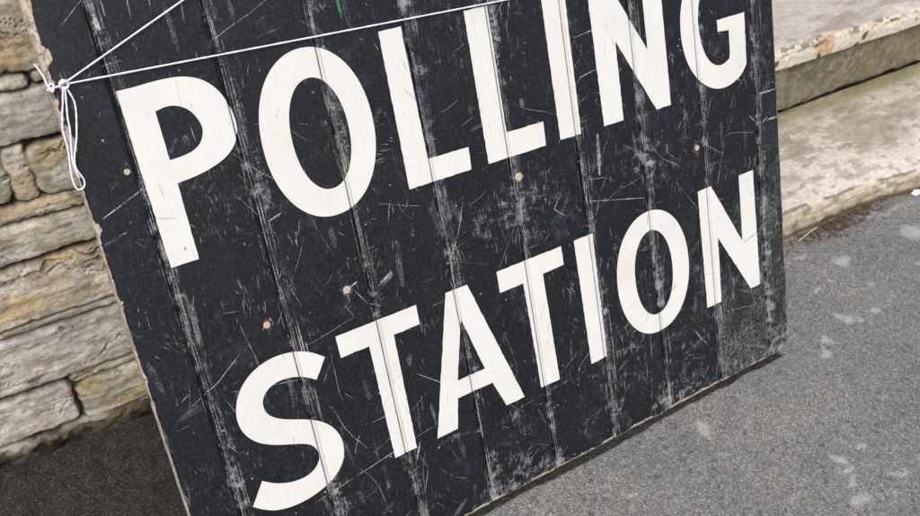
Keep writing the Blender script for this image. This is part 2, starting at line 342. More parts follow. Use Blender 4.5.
# lower step
def d1(x, y, z, ny, nz):
    top = ss(.5, .9, nz); fr = 1-top
    d = (fbm(x*16, (y+z)*30, 81)-.5)*.003 + (fbm(x*120, (y+z)*120, 82, 3)-.5)*.0015 + fr*(fbm(x*40, z*90, 83)-.5)*.0025
    d -= ss(.60, .70, fbm(x*40, (y+z)*60, 84))*.0025*ss(.27, .25, y)
    y = y-d*(-ny) if False else y+d*ny; z = z+d*nz
    near = ss(.34, .24, y)
    y = y-.030*ss(1.6, 1.86, x)*near; z = z-near*.012*ss(1.42, 1.6, x)*ss(.01, .05, z)
    return y, z
def blend(c, k, t, a): t = (t*a)[:, None]; return c*(1-t)+np.array(srgb(*k))*t
def c1(x, y, z):
    n = len(x); c = np.tile(np.array(srgb(214, 209, 200)), (n, 1))
    c = blend(c, (196, 187, 171), ss(.42, .6, fbm(x*9, y*16, 90)), .85)
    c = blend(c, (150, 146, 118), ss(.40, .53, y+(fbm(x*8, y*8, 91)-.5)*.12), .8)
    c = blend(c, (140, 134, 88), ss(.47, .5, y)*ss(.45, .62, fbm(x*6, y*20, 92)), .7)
    c = blend(c, (230, 224, 216), ss(.36, .25, y)*ss(.38, .5, fbm(x*14, y*14, 93)), .75)
    c = blend(c, (138, 128, 110), ss(.585, .615, fbm(x*26, y*60, 88, 5))*ss(.24, .30, y), .55)
    c = blend(c, (160, 152, 136), ss(.52, .55, fbm(x*10, y*22, 89, 6))*ss(.28, .36, y), .6)
    c = blend(c, (166, 156, 140), ss(.60, .68, fbm(x*34, y*60, 94)), .55)
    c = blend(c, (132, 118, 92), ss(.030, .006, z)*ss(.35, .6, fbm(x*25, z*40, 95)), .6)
    lip = ss(.247, .238, y+.030*ss(1.6, 1.86, x))
    c = blend(c, (194, 182, 156), lip, .6); c = blend(c, (150, 140, 112), lip*ss(.45, .6, fbm(x*60, z*90, 97)), .35); c = blend(c, (96, 84, 62), lip*ss(.60, .68, fbm(x*48, z*70, 98)), .5)
    c = blend(c, (120, 108, 88), ss(.006, .001, np.abs(y+.030*ss(1.6, 1.86, x)-.246))*ss(.38, .55, fbm(x*22, x*0, 99)), .85)
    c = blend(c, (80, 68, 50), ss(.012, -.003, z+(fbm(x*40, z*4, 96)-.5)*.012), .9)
    return c
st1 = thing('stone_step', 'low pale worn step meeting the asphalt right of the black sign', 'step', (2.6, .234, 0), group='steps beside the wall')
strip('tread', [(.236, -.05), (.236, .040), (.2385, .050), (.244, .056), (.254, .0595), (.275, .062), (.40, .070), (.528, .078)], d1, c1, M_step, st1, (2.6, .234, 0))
# upper step
def d2(x, y, z, ny, nz):
    d = (fbm(x*18, (y+z)*40, 101)-.5)*.005 + (fbm(x*130, (y+z)*130, 102, 3)-.5)*.0016
    edge = ss(.53, .50, y)*ss(.24, .262, z); d -= ss(.55, .68, fbm(x*26, (y+z)*30, 103))*.009*edge
    return y+d*ny, z+d*nz
def c2(x, y, z):
    n = len(x); c = np.tile(np.array(srgb(203, 196, 188)), (n, 1))
    c = blend(c, (172, 162, 148), ss(.45, .62, fbm(x*7, y*18, 110)), .8); c = blend(c, (214, 206, 198), ss(.5, .62, fbm(x*14, y*40, 111)), .7)
    face = ss(.508, .50, y)
    c = blend(c, (224, 216, 200), face, .85); c = blend(c, (196, 158, 112), face*ss(.58, .68, fbm(x*12, z*12, 112)), .7)
    c = blend(c, (120, 108, 88), ss(.515, .498, y)*ss(.25, .262, z)*ss(.52, .6, fbm(x*45, (y+z)*60, 113)), .8)
    c = blend(c, (60, 48, 36), ss(.515, .50, y)*ss(.66, .70, fbm(x*30+3, (y+z)*34, 114)), .85)
    c = blend(c, (110, 106, 84), ss(2.08, 2.16, x)*face*ss(.5, .53, vn(x*90+z*20, z*8, 115)), .6)
    return c
def dr(x, y, z, ny, nz):
    d = (fbm(x*20, z*30, 121)-.5)*.004+(fbm(x*140, z*140, 122, 3)-.5)*.0018
    notch = ss(.098, .092, z+(fbm(x*14, z*0, 123)-.5)*.022+(fbm(x*80, z*0, 124)-.5)*.006); return y+d*ny+notch*.03, z
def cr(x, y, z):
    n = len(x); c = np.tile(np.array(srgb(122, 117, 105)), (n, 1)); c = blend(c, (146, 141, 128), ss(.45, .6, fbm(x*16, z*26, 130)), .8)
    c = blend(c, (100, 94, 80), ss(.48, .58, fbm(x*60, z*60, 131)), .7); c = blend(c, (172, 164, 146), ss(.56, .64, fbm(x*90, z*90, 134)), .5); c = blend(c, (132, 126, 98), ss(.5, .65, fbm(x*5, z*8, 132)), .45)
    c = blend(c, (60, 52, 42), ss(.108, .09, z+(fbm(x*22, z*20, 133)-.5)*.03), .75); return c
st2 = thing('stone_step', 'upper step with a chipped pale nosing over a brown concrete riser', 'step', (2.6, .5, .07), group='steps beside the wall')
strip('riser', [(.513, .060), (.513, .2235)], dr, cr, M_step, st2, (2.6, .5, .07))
strip('nosing', [(.514, .2225), (.494, .2225), (.4915, .226), (.4905, .252), (.493, .262), (.500, .268), (.515, .271), (.80, .275), (2.3, .285)], d2, c2, M_step, st2, (2.6, .5, .07))
for st, oy, oz, pts in ((st1, .234, 0, [(.236, -.05), (.236, .030), (.240, .045), (.250, .056), (.268, .062), (.40, .070), (.528, .076), (.528, -.05)]),
                        (st2, .5, .07, [(.514, .02), (.514, .222), (.495, .222), (.492, .25), (.502, .266), (2.3, .28), (2.3, .02)])):
    for xe in (.602, 4.598):
        meshobj('end_face', [(xe-2.6, a-oy, b-oz) for a, b in pts], [tuple(range(len(pts)))], M_step, st, smooth=False, attrs=dict(col=[srgb(160, 150, 132)]*len(pts)))

# ------------------------------------------------------------------ the sign board
BW, BH, BT = 1.052, 1.27, .022
GR = [.0575, .1735, .2895, .4075, .5265, .6425, .7595, .8815, 1.001]
sign = thing('sign_board', 'scratched black plank sign lettered POLLING STATION, leaning on the stone wall', 'sign', (.104, 0, 0), (R(70), 0, 0))
PK = np.array([-.0065, -.0045, -.0022, -.0010, -.0006, -.0001, .0004, .0008, .0016, .0032, .0040, .0048, .0056, .0085, .012])
PZ = np.array([0, 0, -.0001, -.0006, -.0034, -.0036, -.0034, -.0005, 0, 0, -.0007, -.0008, -.0001, 0, 0])
PKB = np.array([-.0065, -.0050, -.0034, -.0021, -.0014, -.0002, .0009, .0014, .0021, .0034, .0041, .0050, .0060, .0085, .012])
PZB = np.array([0, -.0002, -.0004, -.0010, -.0050, -.0054, -.0050, -.0010, 0, 0, -.0016, -.0017, -.0002, 0, 0])
EDG = [0]+GR+[BW]
def prof(x, letters=False):
    x = np.asarray(x, float); z = np.zeros_like(x)
    for k, gxx in enumerate(GR): z += np.interp(x-gxx, PK, PZ, left=0, right=0) if letters else np.interp(x-gxx, PKB, PZB, left=0, right=0)
    for a, b in zip(EDG[:-1], EDG[1:]):
        t = np.clip((x-a)/(b-a), 0, 1); m = (x >= a) & (x < b); z = z+np.where(m, -.0005*(2*t-1)**2*((b-a)/.118), 0)
    z -= .0025*ss(.005, 0, x)+.002*ss(.004, 0, BW-x)
    return z
bx = set([0, .0012, .0025, .004, .006, BW, BW-.001, BW-.0025, BW-.0045]); 
for q in GR: bx |= set((q+PKB).tolist())
for q in np.arange(.008, BW-.006, .0026):
    if min(abs(q-e) for e in bx) > .0009: bx.add(float(q))
bx = np.array(sorted(bx)); by = axis((0, .012, .0015), (.012, .80, .0026), (.80, BH, .005))
X, Y = np.meshgrid(bx, by); x = X.ravel(); y0 = Y.ravel()
rc = .030; ymin = np.where(x > BW-rc, rc-np.sqrt(np.maximum(0, rc**2-(x-(BW-rc))**2)), 0)
ymin = ymin+(fbm(x*60, x*0, 201)-.4)*.0035*ss(BW, BW-.03, x)
y = ymin+(BH-ymin)*(y0/BH)
# ragged left edge
ex = (fbm(y*110, y*0+3, 202)-.5)*.0014+ss(.62, .8, fbm(y*60, y*0+9, 203))*.0012
xe = x+ex*ss(.012, 0, x)
zf = prof(x)-.0022*ss(.004, 0, y-ymin)+(fbm(x*3, y*2, 205)-.5)*.002
# wear maps in board coordinates
wear = .22+.5*ss(.42, .7, fbm(x*9, y*9, 210, 5))
for k, gq in enumerate(GR):
    am = ss(.36, .6, fbm(y*9+k*5, y*0+k, 211))*.9+.25
    d = x-gq; band = ss(-.002, .003, d)*ss(.022, .008, d-(fbm(y*20, y*0+k, 212)-.5)*.014)
    wear += band*am*.8+.5*ss(.006, .001, np.abs(d))*ss(.3, .6, fbm(y*14+3*k, y*0, 213))
    wear += ss(.012, .004, np.abs(d+.008))*.35*ss(.5, .65, fbm(y*7+k, y*0+2, 214))
wear += .7*ss(.10, .0, y)*ss(.35, .65, fbm(x*12, y*20, 215))+.45*ss(.07, 0, np.abs(y-.42))*ss(.4, .6, fbm(x*7, y*7, 216))
wear += .55*ss(.55, .85, x)*ss(.30, .05, y)
wear = np.clip(wear, 0, 1.5)
olive = ss(.884, .888, x+(fbm(x*20, y*20, 230)-.5)*.03)*ss(1.003, .995, x)*ss(.24, .06, y+(fbm(x*16, y*9, 231)-.5)*.12)*1.0+.5*ss(.62, .7, fbm(x*6, y*8, 217))*ss(.75, .95, x)*ss(.5, .2, y)+ss(1.003, 1.012, x)*.55*ss(.5, .3, y)
wood = .86*ss(.0026, .0, x-.0085*ss(.66, .84, y)*fbm(y*16, y*0, 220)*1.6-.007*ss(.60, .75, fbm(y*34, y*0+4, 221)))
wood = np.maximum(wood, .85*ss(.0045, .0005, y-ymin-.004*ss(.5, .7, fbm(x*30, x*0, 222))))
for q in GR: wood = np.maximum(wood, .7*ss(.05, 0, y-ymin)*ss(.0045, 0, np.abs(x-q-.001))*ss(.4, .6, fbm(x*0+q*60, y*0+q*37, 223)+.1))
wood = np.maximum(wood, .9*ss(.0040, .0008, BW-x)*(.45+.55*ss(.35, .5, fbm(y*24, y*0+8, 224)))*ss(.62, .4, y))
wood = np.maximum(wood, 1.0*ss(.0060, .0015, y-ymin)*ss(BW-.05, BW-.03, x))
nx, ny = len(bx), len(by); nf = nx*ny
V = np.stack([xe, y, zf], 1); F = gridfaces(nx, ny).tolist()
# sides and back
def rim(ids, flip):
    global V, wear, wood, olive
    b = len(V); q = V[ids].copy(); q[:, 2] = -BT; V = np.concatenate([V, q]); k = len(ids)
    for a in (('wear', .3), ('wood', .9), ('olive', 0)): globals()[a[0]] = np.concatenate([globals()[a[0]], np.full(k, a[1])])
    for i in range(k-1):
        ff = [ids[i], ids[i+1], b+i+1, b+i]; F.append(ff[::-1] if flip else ff)
rim([j*nx for j in range(ny)], False); rim([j*nx+nx-1 for j in range(ny)], True)
rim(list(range(nx)), True); rim([(ny-1)*nx+i for i in range(nx)], False)
b = len(V); V = np.concatenate([V, [(0, 0, -BT), (BW, 0, -BT), (BW, BH, -BT), (0, BH, -BT)]]); F.append([b+3, b+2, b+1, b])
for a in ('wear', 'wood', 'olive'): globals()[a] = np.concatenate([globals()[a], [0, 0, 0, 0]])

# scratches: thin marks lying on the paint, merged into the panel mesh
RV, RF, RM, RS = [], [], [], []
def yminf(x): return 0 if x < BW-rc else rc-math.sqrt(max(0, rc*rc-(x-(BW-rc))**2))
def zat(x, y): return float(prof(np.array([x]))[0])+(float(fbm(np.array([x*3.]), np.array([y*2.]), 205)[0])-.5)*.002
def mark(pts, wd, mat, st=1., lift=.00022, taper=True):
    P = []
    for (a, b_) in zip(pts[:-1], pts[1:]):
        L = math.dist(a, b_); k = max(1, int(L/.004)); P += [(a[0]+(b_[0]-a[0])*i/k, a[1]+(b_[1]-a[1])*i/k) for i in range(k)]
    P.append(pts[-1]); n = len(P)
    P = [(min(max(p[0], .001), BW-.001), max(p[1], yminf(p[0])+.002)) for p in P]
    base = len(RV); xs = []
    for i, p in enumerate(P):
        q0 = P[max(0, i-1)]; q1 = P[min(n-1, i+1)]; t = math.atan2(q1[1]-q0[1], q1[0]-q0[0])
        u = i/(n-1); ww = wd*.5*((.25+.75*math.sin(math.pi*min(max(u, .02), .98))**.5) if taper else 1)*random.uniform(.75, 1.2)
        for s in (-1, 1): xs.append((p[0]-math.sin(t)*ww*s, p[1]+math.cos(t)*ww*s))
    arr = np.array(xs); zz = prof(arr[:, 0])+(fbm(arr[:, 0]*3, arr[:, 1]*2, 205)-.5)*.002+lift
    for (px, py), pz in zip(xs, zz): RV.append((px, py, pz)); RS.append(st)
    for i in range(n-1):
        a = base+2*i; RF.append((a, a+2, a+3, a+1)); RM.append(mat)
def scr(x, y, L, ang, wd, mat=1, st=1., bend=.1):
    k = max(2, int(L/.015)+1); p = [(x, y)]; a = ang
    for i in range(k): p.append((p[-1][0]+math.cos(a)*L/k, p[-1][1]+math.sin(a)*L/k)); a += random.gauss(0, bend)*.4
    mark(p, wd, mat, st)
U = random.uniform
for _ in range(380):        # hairline scratches
    scr(U(0, BW), U(0, .95), U(.006, .035) if random.random() < .75 else U(.03, .11), random.gauss(math.pi/2, .9) if random.random() < .6 else U(0, math.pi), U(.0005, .0011), 1, U(.35, 1), .25)
for _ in range(90):         # clusters of parallel ticks
    cx, cy, a = U(.02, BW-.02), U(.02, .9), random.choice([math.pi/2, math.pi/2, U(0, 3.14)])
    for _ in range(random.randint(4, 14)):
        scr(cx+random.gauss(0, .011), cy+random.gauss(0, .008), U(.004, .018), a+random.gauss(0, .25), U(.0005, .001), 1, U(.4, 1), .1)
for _ in range(240):        # scuffs, wider and faint
    scr(U(0, BW), U(0, .95), U(.01, .06), random.choice([math.pi/2+random.gauss(0, .1), U(0, 3.14)]), U(.003, .009), 2, U(.4, .9), .15)
for q in GR:                # worn bead edges beside each groove
    yy = 0.0
    while yy < .95:
        L = U(.015, .09)
        if random.random() < .78: scr(q+.0042+random.gauss(0, .0005), yy, L, math.pi/2, U(.0008, .0018), 1, U(.45, .95), .0)
        if random.random() < .5: scr(q+.0085+random.gauss(0, .0022), yy, L*.8, math.pi/2, U(.002, .006), 2, U(.5, 1), .0)
        if random.random() < .35: scr(q-.0045+random.gauss(0, .0006), yy, L*.6, math.pi/2, U(.0005, .001), 1, U(.3, .7), .0)
        yy += L*U(.7, 1.2)
for q in GR:                # paint rubbed through along the groove arrises
    for off, wdt, dens in ((.0024, .0010, .9), (.0034, .0006, .5), (.0062, .0011, .85), (-.0028, .0007, .6)):
        yy = U(0, .03)
        while yy < 1.25:
            L = U(.03, .14)
            if random.random() < dens: mark([(q+off, yy), (q+off+random.gauss(0, .0002), yy+L)], wdt*U(.8, 1.5), 1, U(.5, 1.0))
            yy += L+U(0, .02)
    yy = U(0, .05)
    while yy < .95:         # rubbed plank shoulder right of the groove
        L = U(.02, .10)
        if random.random() < .6:
            for _ in range(5): scr(q+.009+abs(random.gauss(0, .004)), yy+U(-.01, .01), L*U(.3, 1), math.pi/2, U(.0006, .002), random.choice((1, 2, 2)), U(.35, .9), .02)
        yy += L
for _ in range(420):        # fine nicks all over
    scr(U(0, BW), U(0, .95), U(.003, .012), random.choice([math.pi/2+random.gauss(0, .3), U(0, 3.14)]), U(.0005, .0009), 1, U(.3, .9), .2)
for _ in range(260):        # chips
    a, b_ = U(0, BW), U(0, .95); scr(a, b_, U(.0015, .004), U(0, 3.1), U(.0012, .0028), 1, 1, .1)
# individual marks seen on the sign
for p, wd, mt in [([(.010, .573), (.058, .592)], .0016, 1), ([(.004, .545), (.03, .552)], .003, 2), ([(.165, .602), (.19, .573), (.22, .548)], .0012, 1), ([(.185, .515), (.202, .52)], .003, 1),
                  ([(.259, .399), (.276, .405)], .0022, 1), ([(.27, .394), (.283, .372), (.30, .362)], .0014, 1), ([(.296, .385), (.326, .40)], .008, 2), ([(.30, .388), (.325, .402)], .003, 1),
                  ([(.60, .42), (.588, .405), (.61, .385)], .0012, 1), ([(.40, .37), (.43, .42), (.445, .46)], .0014, 1), ([(.15, .135), (.34, .165)], .0012, 1), ([(.33, .25), (.36, .225), (.385, .2)], .0014, 1),
                  ([(.30, .12), (.315, .155)], .003, 1), ([(.66, .63), (.70, .635)], .0014, 1), ([(.66, .575), (.69, .58)], .0014, 1), ([(.83, .12), (.842, .10), (.855, .085)], .0022, 1),
                  ([(.64, .40), (.70, .385), (.76, .37)], .0012, 1), ([(.655, .36), (.67, .40), (.69, .43)], .0035, 2), ([(.663, .44), (.672, .48)], .010, 2), ([(.675, .43), (.68, .49)], .006, 1),
                  ([(.47, .13), (.60, .14)], .0012, 2), ([(.04, .33), (.075, .345), (.11, .37)], .0012, 1), ([(.03, .34), (.04, .345)], .002, 1), ([(1.012, .42), (1.026, .428)], .0022, 1), ([(.985, .44), (1.0, .425), (1.01, .43)], .002, 1),
                  ([(.99, .47), (1.05, .468)], .003, 1), ([(.58, .165), (.585, .20)], .004, 2)]:
    mark(p, wd, mt)
mark([(.3295, .722), (.3290, .748)], .0035, 3); mark([(.3275, .73), (.3285, .755)], .002, 3)
mark([(1.027, .4232), (1.0515, .4222)], .004, 1, 1.3); mark([(.060, .782), (.064, .760)], .006, 1, 1.2)
for _ in range(230):        # scuffs, nicks and knocks through the white lettering
    xx_, yy_ = U(.05, 1.0), random.choice((U(.49, .71), U(.14, .355))); kk = random.random()
    a_ = random.choice((math.pi/2+random.gauss(0, .25), U(0, 3.14)))
    L_, w_ = (U(.001, .003), U(.0009, .0022)) if kk < .5 else (U(.005, .03), U(.0004, .0009))
    p_ = [(xx_, yy_), (xx_+L_*math.cos(a_), yy_+L_*math.sin(a_))]; mark(p_, w_, 4, U(.25, .9), .0012)
for p_, w_ in (([(.083, .513), (.0845, .5165)], .004), ([(.955, .232), (.985, .241)], .0013), ([(.786, .205), (.800, .214)], .0014), ([(.753, .33), (.757, .345)], .0016)): mark(p_, w_, 4, 1., .0012)
for sx_, sy_ in ((.538, .467), (.2598, .3992), (.1508, .3928), (.8681, .4182)):   # rust and cracked paint round the screws
    for _ in range(9):
        a_ = U(0, 6.28); q_ = U(.0055, .0075); scr(sx_+q_*math.cos(a_), sy_+q_*math.sin(a_), U(.002, .006), a_+1.57, U(.0008, .0020), random.choice((1, 5, 5)), U(.5, 1), .3)
    scr(sx_, sy_-.006, U(.006, .012), -math.pi/2, .0030, 5, .8, .05)
nb = len(V); V = np.concatenate([V, np.array(RV)]); F2 = [tuple(i+nb for i in f) for f in RF]
for a in ('wear', 'wood', 'olive'): globals()[a] = np.concatenate([globals()[a], np.zeros(len(RV))])
strn = np.concatenate([np.zeros(nb), RS])
panel = meshobj('plank_panel', V, F+F2, [M_board, M_scr, M_scrb, M_green, M_scrd, M_rust], sign, attrs=dict(wear=wear, wood=wood, olive=olive, str=strn), fmat=[0]*len(F)+RM)

# ------------------------------------------------------------------ lettering
c = 1
def sup(cx, cy, rx, ry, e=2.1, n=72):
    return [(cx+rx*math.copysign(abs(math.cos(t))**(2/e), math.cos(t)), cy+ry*math.copysign(abs(math.sin(t))**(2/e), math.sin(t)), 0) for t in [2*math.pi*i/n for i in range(n)]]
def K(*p): return [(a, b_, 1) for a, b_ in p]
LET = [
 ('P', [[(.0613, .6985, 1), (.08, .6987, 0), (.1056, .6998, 0), (.13, .6983, 0), (.1495, .6913, 0), (.1635, .6787, 0), (.1722, .6620, 0), (.1765, .6420, 0), (.1755, .6265, 0), (.1685, .6125, 0), (.1565, .6022, 0), (.1409, .5955, 0), (.1200, .5905, 0), (.096, .5880, 1), (.0953, .4981, 1), (.0630, .4981, 1)],
        [(.0945, .6690, 1), (.1060, .6710, 0), (.1165, .6698, 0), (.1265, .6645, 0), (.1335, .6560, 0), (.1380, .6440, 0), (.1375, .6340, 0), (.1320, .6245, 0), (.1230, .6185, 0), (.1105, .6155, 0), (.0950, .6145, 1)]]),
 ('O', [sup(.2707, .5978, .0713, .1012), sup(.2722, .5970, .0367, .0672)]),
 ('L', [K((.3719, .6967), (.4029, .697), (.4062, .5293), (.4674, .5286), (.4660, .4985), (.372, .4985))]),
 ('L', [K((.4936, .6980), (.5292, .6978), (.5293, .5318), (.5901, .5313), (.5890, .4976), (.4937, .4980))]),
 ('I', [K((.6137, .6975), (.6527, .6975), (.6515, .4975), (.6147, .4988))]),
 ('N', [K((.6905, .6975), (.7245, .6975), (.7873, .5865), (.7868, .6975), (.8222, .6975), (.8223, .4975), (.7936, .4975), (.7302, .6109), (.7297, .4976), (.6933, .4978))]),
 ('G', [[(.928, .6008, 1), (.9874, .6014, 1), (.9853, .5227, 1), (.9725, .5088, 0), (.9544, .5003, 0), (.9363, .4972, 0), (.9175, .4992, 0), (.8967, .5088, 0), (.8786, .5252, 0), (.8642, .5475, 0), (.8561, .5734, 0), (.8540, .5980, 0), (.8562, .6220, 0), (.8635, .6460, 0), (.8760, .6690, 0), (.8935, .6880, 0), (.9150, .6975, 0), (.9400, .6965, 0), (.9660, .6850, 1),
        (.9540, .6560, 1), (.9390, .6625, 0), (.9230, .6620, 0), (.9080, .6530, 0), (.8965, .6370, 0), (.8910, .6160, 0), (.8905, .5910, 0), (.8957, .5660, 0), (.9062, .5455, 0), (.9211, .5345, 0), (.9360, .5335, 0), (.9490, .5390, 1), (.9507, .5491, 0), (.9516, .5815, 1), (.9285, .5833, 1)]]),
 ('S', [[(.211, .3248, 1), (.1934, .2997, 1), (.1796, .3093, 0), (.1640, .3158, 0), (.1477, .3177, 0), (.1330, .3140, 0), (.1230, .3045, 0), (.1201, .2930, 0), (.1235, .2810, 0), (.1334, .2710, 0), (.1489, .2622, 0), (.1691, .2527, 0), (.1885, .2396, 0), (.2020, .2213, 0), (.2068, .1990, 0), (.2018, .1775, 0), (.1890, .1620, 0), (.1710, .1520, 0), (.1474, .1462, 0), (.1239, .1457, 0), (.1024, .1503, 0), (.0868, .1591, 0), (.0741, .1698, 1),
        (.0936, .1987, 1), (.1085, .1878, 0), (.1279, .1796, 0), (.1479, .1777, 0), (.1634, .1835, 0), (.1718, .1955, 0), (.1698, .2105, 0), (.1590, .2215, 0), (.1380, .2310, 0), (.1180, .2400, 0), (.1000, .2530, 0), (.0885, .2710, 0), (.0855, .2910, 0), (.0905, .3120, 0), (.1030, .3310, 0), (.1220, .3440, 0), (.1450, .3500, 0), (.1700, .3480, 0), (.1930, .3390, 0)]]),
 ('T', [K((.2307, .3454), (.3486, .3454), (.3480, .3176), (.3087, .3171), (.307, .145), (.2726, .145), (.2720, .3150), (.231, .3152))]),
 ('A', [K((.3944, .3458), (.4288, .3458), (.4895, .1448), (.4570, .1446), (.4410, .1893), (.3827, .1890), (.3733, .1441), (.3397, .1438)), None]),
 ('T', [K((.4775, .3474), (.5905, .3478), (.5908, .3190), (.5528, .3180), (.5545, .1460), (.5205, .1462), (.5180, .3156), (.4777, .3154))]),
 ('I', [K((.6140, .3482), (.6487, .3482), (.6474, .1470), (.6158, .1462))]),
 ('O', [sup(.7566, .2480, .0737, .1008), sup(.7570, .2475, .0385, .0700)]),
 ('N', [K((.8616, .3488), (.8906, .3495), (.9516, .2358), (.9523, .3490), (.9853, .3495), (.9868, .1462), (.9641, .1460), (.8974, .2596), (.8948, .1475), (.8620, .1474))]),
]
A_HOLE = K((.4100, .3010), (.4330, .2150), (.3875, .2150))
def expand(cs):
    if all(k == 0 for _, _, k in cs) and len(cs) > 60: return [(a, b_) for a, b_, _ in cs]
    n = len(cs); out = []
    for i in range(n):
        p1 = cs[i]; p2 = cs[(i+1) % n]; p0 = cs[i-1]; p3 = cs[(i+2) % n]
        if p1[2] and p2[2]:
            L = math.dist(p1[:2], p2[:2]); k = max(1, int(L/.006))
            nx_, ny_ = -(p2[1]-p1[1])/L, (p2[0]-p1[0])/L
            for j in range(k):
                t = j/k; w_ = random.gauss(0, .00022) if j else 0
                out.append((p1[0]+(p2[0]-p1[0])*t+nx_*w_, p1[1]+(p2[1]-p1[1])*t+ny_*w_))
            continue
        q0 = (2*p1[0]-p2[0], 2*p1[1]-p2[1]) if p1[2] else p0[:2]; q3 = (2*p2[0]-p1[0], 2*p2[1]-p1[1]) if p2[2] else p3[:2]
        for j in range(6):
            t = j/6; r = []
            for d in (0, 1):
                a, b_, c_, e = q0[d], p1[d], p2[d], q3[d]
                r.append(.5*(2*b_+(c_-a)*t+(2*a-5*b_+4*c_-e)*t*t+(3*b_-a-3*c_+e)*t**3))
            out.append(tuple(r))
    return out
cuts = sorted({float(q+k) for q in GR for k in PK})
def letter(ch, cs):
    loops = [expand(k) for k in cs]
    bm = bmesh.new(); tri = tessellate_polygon([[Vector((a, b_, 0)) for a, b_ in lp] for lp in loops])
    flat = [p for lp in loops for p in lp]; vs = [bm.verts.new((a, b_, 0)) for a, b_ in flat]
    for t in tri:
        try: bm.faces.new([vs[i] for i in t])
        except ValueError: pass
    xs = [p[0] for p in flat]; ys = [p[1] for p in flat]
    for q in sorted(cuts+list(np.arange(.01, 1.04, .02))):
        if min(xs) < q < max(xs): bmesh.ops.bisect_plane(bm, geom=bm.verts[:]+bm.edges[:]+bm.faces[:], plane_co=(q, 0, 0), plane_no=(1, 0, 0), dist=1e-6)
    for q in np.arange(.01, .72, .02):
        if min(ys) < q < max(ys): bmesh.ops.bisect_plane(bm, geom=bm.verts[:]+bm.edges[:]+bm.faces[:], plane_co=(0, q, 0), plane_no=(0, 1, 0), dist=1e-6)
    bmesh.ops.recalc_face_normals(bm, faces=bm.faces[:])
    bm.verts.ensure_lookup_table(); co = np.array([v.co[:] for v in bm.verts])
    pz = prof(co[:, 0], True)+(fbm(co[:, 0]*3, co[:, 1]*2, 205)-.5)*.002
    for v, z_ in zip(bm.verts, pz): v.co.z = z_+.0006
    if sum(f.normal.z for f in bm.faces) < 0: bmesh.ops.reverse_faces(bm, faces=bm.faces[:])
    me = bpy.data.meshes.new('letter'); bm.to_mesh(me); bm.free(); me.materials.append(M_letter); me.materials.append(M_scrd)
    gd = np.zeros(len(co))
    for q in GR: gd = np.maximum(gd, np.interp(co[:, 0]-q, [-.0022, -.0010, -.0006, .0004, .0008, .0016, .0032, .0040, .0048, .0056], [0, .12, 1, 1, .15, .1, .05, .3, .3, 0]))
    a = me.attributes.new('groove', 'FLOAT', 'POINT'); a.data.foreach_set('value', gd.astype(np.float32))
    o = bpy.data.objects.new('letter', me); C.objects.link(o); o.parent = sign
    o['label'] = 'cream painted letter %s' % ch
    return o
for ch, cs in LET:
    if ch == 'A': cs[1] = A_HOLE
    letter(ch, cs)

# screws
def revolve(name, prof_, loc, mat, parent, n=20, slot=True):
    bm = bmesh.new(); rings = []
    for r, z_ in prof_: rings.append([bm.verts.new((r*math.cos(2*math.pi*i/n), r*math.sin(2*math.pi*i/n), z_)) for i in range(n)] if r > 0 else [bm.verts.new((0, 0, z_))])
    for a, b_ in zip(rings[:-1], rings[1:]):
        for i in range(n):
            j = (i+1) % n
            bm.faces.new([a[i], a[j], b_[j], b_[i]] if len(b_) > 1 else [a[i], a[j], b_[0]])
    if slot:
        for v in bm.verts:
            if abs(v.co.y) < .0009 and v.co.z > .0002: v.co.z -= .0007
    me = bpy.data.meshes.new(name); bm.to_mesh(me); bm.free(); me.materials.append(mat); me.polygons.foreach_set('use_smooth', [True]*len(me.polygons))
    o = bpy.data.objects.new(name, me); C.objects.link(o); o.location = loc; o.parent = parent; return o
for (a, b_, s) in [(.538, .467, 1.25), (.2598, .3992, 1.1), (.1508, .3928, .95), (.8681, .4182, .95), (.0483, .6145, .7)]:
    o = revolve('screw', [(.0048*s, -.001), (.0048*s, .0003), (.0042*s, .0007), (.002*s, .0008), (0, .0008)], (a, b_, zat(a, b_)+.0002), M_screw, sign)
    o.rotation_euler.z = U(0, 3)
for yy in (.30, .95):
    v, f = box_v(.04, BW-.04, yy-.045, yy+.045, -BT-.024, -BT-.001)
    meshobj('batten', v, f, M_wood, sign, smooth=False)

# ------------------------------------------------------------------ string
MS = Matrix.Translation((.104, 0, 0)) @ Matrix.Rotation(R(70), 4, 'X')
def twine(bm, pts, r=.00105, n=7, res=8, sag=0):
    P = [Vector(p) for p in pts]; Q = []
    for i in range(len(P)-1):
        p0 = P[max(0, i-1)]; p1 = P[i]; p2 = P[i+1]; p3 = P[min(len(P)-1, i+2)]
        for j in range(res):
            t = j/res; Q.append(.5*(2*p1+(p2-p0)*t+(2*p0-5*p1+4*p2-p3)*t*t+(3*p1-p0-3*p2+p3)*t**3))
    Q.append(P[-1]); rings = []; up = Vector((.1, .2, 1)).normalized()
    for i, q in enumerate(Q):
        d = (Q[min(len(Q)-1, i+1)]-Q[max(0, i-1)]).normalized(); s_ = d.cross(up).normalized(); u_ = s_.cross(d)
        rr = r*(1+.13*math.sin(i*1.9)+random.uniform(-.05, .05))
        rings.append([bm.verts.new(q+s_*math.cos(2*math.pi*k/n+i*.5)*rr+u_*math.sin(2*math.pi*k/n+i*.5)*rr) for k in range(n)])
    for a, b_ in zip(rings[:-1], rings[1:]):
        for k in range(n): bm.faces.new([a[k], a[(k+1) % n], b_[(k+1) % n], b_[k]])
    bm.faces.new(rings[0][::-1]); bm.faces.new(rings[-1])
def straight(a, b, z0, z1, k=60):
    return [(a[0]+(b[0]-a[0])*i/k, a[1]+(b[1]-a[1])*i/k-.0012*math.sin(math.pi*i/k), z0+(z1-z0)*i/k) for i in range(k+1)]
